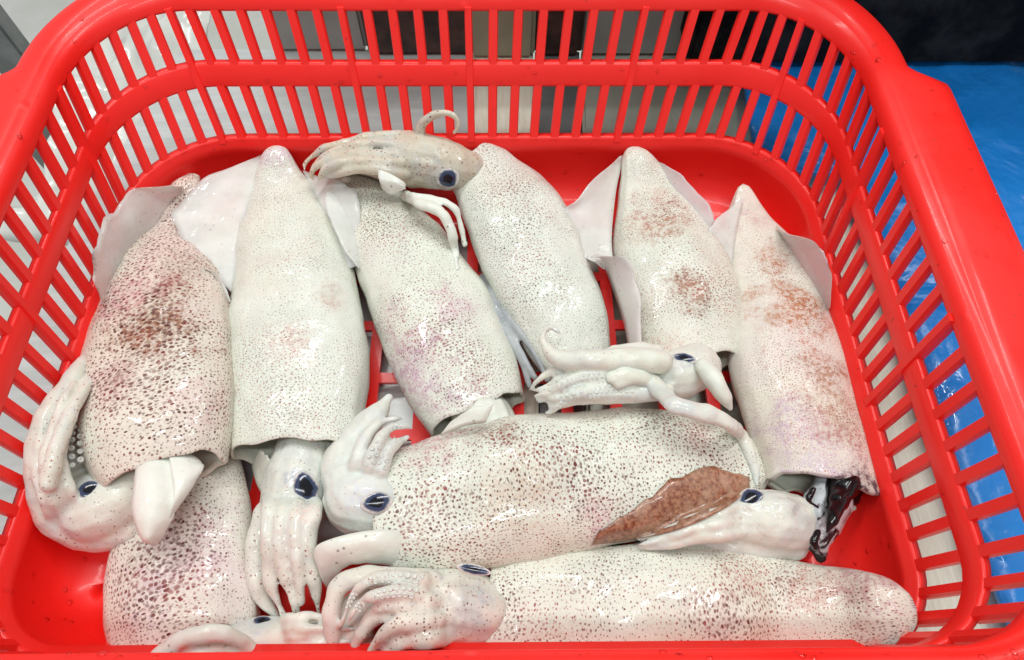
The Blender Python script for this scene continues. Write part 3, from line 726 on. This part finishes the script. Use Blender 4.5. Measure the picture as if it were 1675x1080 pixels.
fleshy(q, 'ink_sac', [[(1368, 782, 20, 30), (1355, 818, 22, 36), (1342, 855, 24, 36), (1336, 885, 24, 24), (1342, 912, 22, 8)], [(1320, 850, 24, 18), (1318, 880, 24, 16), (1338, 905, 22, 8)]], INK, seed=61, wave=.0008)
t = NT('black_ink'); t.set(Base_Color=(0.006, 0.006, 0.007, 1), Roughness=.14, Specular_IOR_Level=.45); 
fleshy(q, 'ink_clot', [[(1400, 772, 22, 24), (1382, 790, 26, 30), (1368, 815, 32, 20), (1362, 845, 38, 9), (1352, 870, 42, 5)], [(1400, 790, 20, 20), (1396, 815, 18, 14)], [(1330, 800, 46, 4), (1322, 820, 46, 5), (1338, 830, 44, 4)], [(1338, 870, 46, 5), (1330, 890, 46, 6), (1344, 908, 40, 5)]], t.m, seed=62, voxel=.0007, wave=.0009)

# (7) lying across the middle
q = squid('squid lying crosswise in the middle with a rust-brown flap on its right end', 920, 800); o = q.location
sk = squid_skin(7, o, scale=520, dots=1.2, dotcol=(0.065, 0.032, 0.025), base=(0.77, 0.795, 0.715), tint=(0.76, 0.64, 0.60), tintamt=.35,
    patches=[(pt(710, 725, 30), .016, (0.62, 0.40, 0.40), .6, .5), (pt(800, 700, 40), .012, (0.36, 0.28, 0.22), .5, .6), (pt(1160, 700, 40), .012, (0.55, 0.38, 0.36), .5, .5), (pt(980, 850, 30), .012, (0.64, 0.46, 0.46), .5, .3), (pt(850, 790, 40), .016, (0.66, 0.58, 0.46), .5, .1)], blotch=.3)
mantle(q, [(1252, 762, 14, 12), (1240, 763, 36, 8), (1205, 764, 66, 5), (1150, 766, 86, 4), (1080, 771, 98, 4), (1000, 778, 108, 4), (920, 788, 115, 4), (840, 800, 117, 4), (760, 816, 112, 5), (690, 832, 104, 6), (642, 844, 96, 6)], sk, 7, k=.57, arch=-.004, rag=.003,
       lumps=[(840, 765, .022, .0024), (880, 800, .012, .0014), (950, 800, .010, -.0016), (1010, 760, .014, .0012)])
t = NT('rust_brown_skin'); cc = t.n('ShaderNodeTexCoord').outputs['Object']
pale = t.ramp(t.noise(cc, 60, 3, .6), .42, .62)
rc = t.mix(t.ramp(t.noise(cc, 520, 5, .7), .36, .64), (0.40, 0.19, 0.105), (0.15, 0.036, 0.014))
rc = t.mix(t.math('MULTIPLY', pale, .45), rc, (0.52, 0.38, 0.27))
t.set(Base_Color=rc, Roughness=.35, Coat_Weight=.5, Coat_Roughness=.06, Normal=t.bump(t.noise(cc, 120, 3), .5, .001))
leaf(q, 'fin', [(968, 892, 16), (1030, 884, 22), (1110, 866, 26), (1180, 835, 30), (1226, 800, 34)], [(980, 868, 46), (1038, 830, 60), (1100, 788, 64), (1158, 764, 62), (1226, 780, 54)],
     t.m, seed=15, thick=.0010, edge=.0008, nu=44, nv=14, drape=.0013)['label'] = 'rust-brown skin flap folded over'
hs = squid_skin(17, o, .6, base=(0.77, 0.80, 0.76), tintamt=.2, uv=False, scale=400, patches=[(pt(600, 825, 40), .010, (0.60, 0.64, 0.74), .6, 0), (pt(618, 818, 44), .006, (0.24, 0.26, 0.36), .75, 0)])
A7 = bundle([(598, 780, 34, 14), (612, 738, 37, 14), (638, 705, 35, 13), (668, 694, 28, 11)], 3, 22, 18, 7)
h = fleshy(q, 'head', [[(660, 830, 22, 50), (620, 825, 24, 55), (585, 815, 24, 58), (572, 790, 24, 46)],
    [(556, 800, 22, 30), (558, 760, 26, 32), (585, 715, 28, 28), (615, 680, 30, 20), (636, 652, 30, 9)],
    *A7], hs, seed=7)
eye(h, 616, 822, 48, 22, 15, .15)
suckers(q, A7[1:], seed=7)
leaf(q, 'funnel', [(720, 872, 18), (650, 870, 34), (600, 872, 38), (545, 885, 38), (518, 902, 34), (524, 940, 26)], [(720, 925, 16), (650, 925, 28), (610, 922, 32), (575, 925, 32), (552, 940, 28), (535, 962, 20)], FLESH, seed=16, thick=.005, edge=.003, dome=.003)

# long arm of (5) lying over (7)
fleshy(q5, 'tentacle', [dict(p=[(1000, 618, 56, 12), (1030, 612, 58, 16), (1065, 625, 58, 17), (1098, 660, 56, 17), (1135, 672, 54, 16), (1180, 684, 50, 15), (1212, 712, 46, 14), (1230, 755, 40, 11), (1238, 792, 36, 6)], flat=.75, drape=.45),
    dict(p=[(1012, 628, 52, 10), (1050, 614, 56, 13), (1085, 642, 56, 13), (1108, 664, 54, 9)], flat=.8, drape=.5)], hs5, seed=51)

# (9) under the folded head at the front left
q = squid('squid half hidden under the folded head at the front left, opening at the front rim', 290, 950); o = q.location
sk = squid_skin(9, o, scale=470, dots=1.25, dotcol=(0.060, 0.028, 0.026), base=(0.78, 0.75, 0.68), tint=(0.72, 0.56, 0.60), tintamt=.6,
    patches=[(pt(300, 880), .022, (0.58, 0.40, 0.42), .5, .6), (pt(230, 960), .016, (0.62, 0.50, 0.55), .5, .3), (pt(390, 960), .010, (0.52, 0.38, 0.30), .4, .4)], blotch=.3)
mantle(q, [(330, 668, 10, 0), (328, 690, 32, 0), (318, 740, 62, 0), (308, 800, 80, 0), (302, 860, 96, 0), (298, 920, 106, 0), (299, 980, 112, 0), (303, 1030, 112, 0), (306, 1062, 110, 0)], sk, 9, k=.46, arch=.004, rag=.003)
hs = squid_skin(19, o, .5, base=(0.82, 0.81, 0.75), tintamt=.2, uv=False, scale=400, patches=[(pt(425, 1022, 34), .007, (0.45, 0.50, 0.66), .7, 0)])
h = fleshy(q, 'head', [[(345, 1085, 16, 40), (395, 1062, 18, 44), (445, 1052, 18, 40), (500, 1048, 18, 36), (560, 1050, 18, 30)], *bundle([(470, 1036, 30, 11), (520, 1034, 30, 10), (600, 1046, 26, 9)], 4, 22, 26, 9)], hs, seed=9)
eye(h, 430, 1016, 44, 14, 8, -.1)
fleshy(q, 'funnel', [[(258, 1075, 40, 14), (292, 1050, 44, 15), (335, 1036, 46, 15), (378, 1040, 42, 14), (410, 1060, 34, 12)], [(290, 1075, 38, 18), (340, 1066, 38, 20), (385, 1070, 34, 16)]], FLESH, seed=91)

# (8) front one
q = squid('long squid lying along the front rim, pointed end to the right', 1130, 990); o = q.location
sk = squid_skin(8, o, scale=540, dots=1.05, dotcol=(0.095, 0.050, 0.040), base=(0.77, 0.795, 0.715), tint=(0.76, 0.66, 0.62), tintamt=.4,
    patches=[(pt(1230, 925), .014, (0.46, 0.28, 0.22), .6, .6), (pt(1330, 950), .014, (0.50, 0.30, 0.24), .6, .6), (pt(1420, 965), .010, (0.45, 0.25, 0.22), .6, .5), (pt(865, 970), .006, PINK, .8, .2), (pt(850, 1030), .010, PINK, .5, .3), (pt(1180, 1020), .014, (0.66, 0.54, 0.50), .4, .3), (pt(1450, 1000), .016, (0.60, 0.54, 0.58), .22, .2)], blotch=.4)
mantle(q, [(1486, 996, 16, 38), (1477, 996, 35, 36), (1438, 998, 52, 30), (1385, 1002, 68, 18), (1310, 1003, 85, 7), (1230, 1002, 100, 0), (1140, 1003, 110, 0), (1040, 1006, 113, 0), (950, 1008, 108, 0), (870, 1008, 96, 2), (812, 1008, 82, 4)], sk, 8, lumps=[(1190, 985, .018, .0012), (1010, 960, .014, -.001), (1330, 985, .015, -.0008)], k=.57, arch=-.003, rag=.003)
hs = squid_skin(18, o, 1.0, base=(0.77, 0.75, 0.68), tintamt=.4, uv=False, scale=400, patches=[(pt(790, 965, 36), .010, (0.50, 0.56, 0.62), .6, 0), (pt(765, 1020, 36), .008, (0.45, 0.40, 0.40), .5, 0)])
A8 = bundle([(700, 975, 42, 14), (645, 968, 44, 14), (595, 980, 42, 13), (566, 1040, 34, 11)], 3, 24, 18, 8)
B8 = bundle([(725, 1012, 40, 17), (665, 1020, 41, 17), (612, 1052, 36, 16), (580, 1110, 28, 14)], 3, 30, 24, 18)
h = fleshy(q, 'head', [[(880, 1012, 10, 34), (825, 1008, 13, 46), (780, 1002, 19, 60), (730, 995, 24, 64), (690, 992, 24, 52)],
    [(700, 955, 34, 26), (640, 948, 36, 20), (590, 945, 36, 18), (555, 960, 36, 17), (542, 1000, 34, 16), (545, 1045, 30, 14)],
    [(620, 985, 24, 34), (585, 1000, 24, 34), (580, 1040, 22, 34)],
    *A8, *B8], hs, seed=8)
eye(h, 775, 932, 50, 24, 7, -.2)
suckers(q, A8, seed=8)

# ------------------------------------------------------------------ setting: counter and what stands behind
def slab(name, pix, z, th, mat, kind=None, sub=0, wav=0.0, pts=None):
    pts = pts or [at(x, y, z) for x, y in pix]
    bm = bmesh.new(); vs = [bm.verts.new(p) for p in pts]; fc = bm.faces.new(vs)
    if fc.normal.z < 0: bmesh.ops.reverse_faces(bm, faces=[fc])
    fc.normal_update()
    r = bmesh.ops.extrude_face_region(bm, geom=[fc])
    top = fc
    for e in r['geom']:
        if isinstance(e, bmesh.types.BMVert): e.co.z -= th
    bmesh.ops.recalc_face_normals(bm, faces=bm.faces)
    bmesh.ops.bevel(bm, geom=[e for e in bm.edges], offset=min(.002, th * .3), segments=2, affect='EDGES')
    me = bpy.data.meshes.new(name); bm.to_mesh(me); bm.free()
    return link(name, me, mat, None, smooth=False)
STEEL = simple('brushed_steel', (0.58, 0.62, 0.60), (0.72, 0.75, 0.73), 14, .38, .08, .35, (1, 6, 1), bscale=90)
CREAMM = simple('cream_laminate', (0.80, 0.77, 0.62), (0.90, 0.88, 0.74), 60, .40, .15, 0, (9, 1, 1))
SAGE = simple('sage_grey_steel', (0.34, 0.36, 0.30), (0.42, 0.44, 0.37), 20, .35, .1, .2)
DKSTEEL = simple('dark_steel', (0.16, 0.17, 0.17), (0.24, 0.25, 0.25), 25, .35, .1, .3)
TILE = simple('cream_floor', (0.74, 0.74, 0.66), (0.86, 0.86, 0.80), 6, .5, .1, detail=6)
DARKBROWN = simple('dark_brown_grained', (0.020, 0.010, 0.008), (0.075, 0.035, 0.028), 70, .45, .4, detail=6)
OLIVE = simple('olive_beige_paint', (0.26, 0.25, 0.17), (0.32, 0.31, 0.22), 25, .5, .1)
BLACK = simple('black_plastic', (0.006, 0.006, 0.006), (0.030, 0.030, 0.029), 40, .6, .3, bscale=60, detail=6); BLACK.node_tree.nodes['Principled BSDF'].inputs['Specular IOR Level'].default_value = .08
GREYP = simple('grey_steel_box', (0.24, 0.26, 0.24), (0.34, 0.36, 0.34), 12, .4, .1, .2)
FX = -0.9
# low floor below the counter
me = mesh('ground', [(-6, -3, FX), (6, -3, FX), (6, 9, FX), (-6, 9, FX)], [(0, 1, 2, 3)])
g = link('ground', me, TILE, None, smooth=False); g['kind'] = 'structure'
# counter top: steel on the left, a cream strip to the right; butted panels
zt = 0.0
counter = thing('counter', 'steel counter under the red basket with a cream board on its right', 'counter', (0, 0, -.03))
def panel(name, pix, mat, z=zt, th=.03):
    me_o = slab(name, pix, z, th, mat)
    me_o.data.transform(Matrix.Translation(-Vector(counter.location))); me_o.parent = counter
    return me_o
BY = 78
panel('steel_top', [(292, BY), (770, BY), (772, 470), (772, 1400), (-900, 1400), (-330, 900), (20, 560), (160, 300)], STEEL)
panel('cream_strip', [(774, BY), (872, BY), (880, 470), (885, 1400), (775, 1400), (775, 470)], CREAMM)
panel('reflection_strip', [(875, BY), (948, BY), (955, 470), (960, 1400), (888, 1400), (883, 470)], DKSTEEL)  # dark colour paints the brown board's reflection into the steel top
panel('sage_strip', [(951, BY), (1260, BY), (1268, 310), (1268, 470), (1275, 1400), (963, 1400), (958, 470)], SAGE)
panel('cream_board', [(1271, 283), (1900, 283), (2700, 1400), (1278, 1400), (1271, 470)], CREAMM, z=zt)
# blue plastic sheet on the right
def blue_sheet():
    t = NT('blue_tarpaulin'); cc = t.n('ShaderNodeTexCoord').outputs['Object']
    c = t.mix(t.ramp(t.noise(cc, 10, 4), .3, .7), (0.008, 0.18, 0.58), (0.014, 0.24, 0.70))
    wet = t.ramp(t.noise(cc, 16, 3, .6, .6), .45, .6)
    hh = t.math('ADD', t.noise(cc, 22, 3, .55, .5), t.math('MULTIPLY', t.noise(cc, 70, 3), .25))
    t.set(Base_Color=c, Roughness=t.math('MULTIPLY_ADD', wet, -.22, .34), Coat_Weight=wet, Coat_Roughness=.03, Normal=t.bump(hh, .8, .008))
    pix = [(1206, 92), (1520, 98), (1690, 104), (2000, 110), (2700, 1400), (1800, 1400), (1622, 960), (1525, 690), (1440, 430), (1385, 292), (1232, 284), (1226, 225)]
    pts = [at(x, y, .012) for x, y in pix]
    # fine grid clipped to the outline
    from mathutils.geometry import tessellate_polygon
    bm = bmesh.new(); vs = [bm.verts.new(p) for p in pts]; fc = bm.faces.new(vs)
    bmesh.ops.triangulate(bm, faces=[fc])
    bmesh.ops.subdivide_edges(bm, edges=bm.edges[:], cuts=24, use_grid_fill=True)
    for q in bm.verts: q.co.z += .003 * noise.noise(q.co * 14) + .0022 * (1 - abs(noise.noise(q.co * 26 + Vector((3, 1, 0))) * 2)) ** 3 
    me = bpy.data.meshes.new('tarpaulin'); bm.to_mesh(me); bm.free()
    ob = link('tarpaulin', me, t.m); md = ob.modifiers.new('s', 'SOLIDIFY'); md.thickness = .004
    return tag(ob, 'wet blue plastic sheet lying flat to the right of the basket', 'tarpaulin')
blue_sheet()
# things standing behind the counter edge, seen through the back slots
def standing(name, label, cat, x0, x1, y, mat, hgt, dep, z=zt, below=0.0, part=None):
    a, b = at(x0, y, z), at(x1, y, z)
    d = (b - a); nrm = Vector((-d.y, d.x, 0)).normalized() * dep
    bm = bmesh.new()
    vs = [bm.verts.new(p) for p in (a, b, b + nrm, a + nrm)]
    for q in vs: q.co.z = z - below
    fc = bm.faces.new(vs); r = bmesh.ops.extrude_face_region(bm, geom=[fc])
    for e in r['geom']:
        if isinstance(e, bmesh.types.BMVert): e.co.z += hgt + below
    bmesh.ops.recalc_face_normals(bm, faces=bm.faces)
    bmesh.ops.bevel(bm, geom=bm.edges[:], offset=.003, segments=2, affect='EDGES')
    me = bpy.data.meshes.new(name); bm.to_mesh(me); bm.free()
    return tag(link(name, me, mat, None, smooth=False), label, cat)
standing('steel_box', 'grey steel box behind the back left slots of the basket', 'box', 448, 604, 86, GREYP, .20, .15, below=.0)
standing('brown_crate', 'dark brown grained crate behind the back slots, left of the olive post', 'crate', 603, 773, 92, DARKBROWN, .20, .2)
standing('olive_post', 'olive beige upright panel behind the middle of the back wall', 'post', 769, 874, 97, OLIVE, .22, .06)
standing('brown_board', 'narrow dark brown board between the olive panel and the grey drum', 'board', 871, 950, 94, DARKBROWN, .20, .15)
standing('grey_drum', 'grey green steel bin behind the back slots, beside the black tub', 'bin', 945, 1121, 93, GREYP, .20, .15)
standing('black_tub', 'large black wet plastic tub behind the blue sheet at the upper right', 'tub', 1121, 2300, 106, BLACK, .30, .5, z=zt + .02)
# left: dark legs seen past the counter
standing('dark_post', 'dark grey steel post at the upper left corner beyond the basket', 'post', -40, 24, 75, DKSTEEL, .2, .03, z=-.30, below=.6)
standing('dark_stand', 'dark steel stand behind the left wall of the basket', 'stand', 62, 105, 270, DKSTEEL, .05, .04, z=-.30, below=.6)

# ------------------------------------------------------------------ water drops on the wet rim and ledge
def drops():
    t = NT('water'); fr = t.n('ShaderNodeFresnel'); fr.inputs[0].default_value = 1.33
    tr = t.n('ShaderNodeBsdfTransparent'); gl = t.n('ShaderNodeBsdfGlossy'); gl.inputs['Roughness'].default_value = .03; mx = t.n('ShaderNodeMixShader')
    t.put(mx.inputs[0], fr.outputs[0]); t.put(mx.inputs[1], tr.outputs[0]); t.put(mx.inputs[2], gl.outputs[0]); t.put(t.o.inputs[0], mx.outputs[0])
    trees = []
    for o in basket.children:
        if o.name.split('.')[0] in ('rim', 'lower_wall', 'middle_band'):
            trees.append(BVHTree.FromPolygons([v.co.copy() for v in o.data.vertices], [tuple(p.vertices) for p in o.data.polygons]))
    rnd = random.Random(4); bm = bmesh.new(); n = 0
    zones = [((20, 10), (260, 240), 60), ((1390, 10), (1660, 420), 90), ((1150, 235), (1330, 380), 40), ((0, 900), (150, 1050), 25), ((1350, 880), (1480, 960), 20), ((300, 230), (1250, 300), 40), ((0, 1066), (1675, 1079), 60), ((420, 108), (1200, 138), 40)]
    for (x0, y0), (x1, y1), cnt in zones:
        for _ in range(cnt):
            px_, py_ = rnd.uniform(x0, x1), rnd.uniform(y0, y1)
            if rnd.random() < .45: continue
            d = ray(px_, py_).normalized(); best = None
            for b in trees:
                h = b.ray_cast(CAM, d)
                if h[0] is not None and (best is None or h[3] < best[3]): best = h
            if best is None: continue
            nn = best[1] if best[1].dot(d) < 0 else -best[1]
            r = .0009 * rnd.random() ** 2 + .0004
            mt = Matrix.Translation(best[0]) @ nn.to_track_quat('Z', 'Y').to_matrix().to_4x4() @ Matrix.Rotation(rnd.uniform(0, 6.28), 4, 'Z') @ Matrix.Diagonal((r, r * rnd.uniform(.6, 1.0), r * .45, 1))
            bmesh.ops.create_icosphere(bm, subdivisions=2, radius=1, matrix=mt)
    me = bpy.data.meshes.new('water_drops'); bm.to_mesh(me); bm.free()
    o = link('water_drops', me, t.m); o['kind'] = 'stuff'
    tag(o, 'small clear water drops clinging to the red basket rim', 'water')
drops()

def plastic():
    c0, c1 = at(60, 330, -.10), at(470, -40, -.10); nx, ny = 90, 90; v, f = [], []
    for i in range(nx):
        for j in range(ny):
            p = Vector((c0.x + .0 + (c1.x - c0.x - .05) * i / (nx - 1), c0.y - .05 + (c1.y - c0.y + .25) * j / (ny - 1), -.10))
            r = 1 - abs(noise.noise(p * 11)) * 2; r2 = 1 - abs(noise.noise(p * 26 + Vector((5, 2, 1)))) * 2
            v.append(p + Vector((0, 0, .022 * r + .010 * r2 + .004 * noise.noise(p * 70))))
    for i in range(nx - 1):
        for j in range(ny - 1): a = i * ny + j; f.append((a, a + ny, a + ny + 1, a + 1))
    o = link('plastic_sheet', mesh('plastic_sheet', v, f), simple('white_plastic_film', (0.58, 0.59, 0.54), (0.72, 0.73, 0.68), 8, .28, .2, coat=.4, bscale=40))
    md = o.modifiers.new('s', 'SOLIDIFY'); md.thickness = .001
    tag(o, 'crumpled white plastic sheet behind the back left corner of the basket', 'plastic sheet')
plastic()
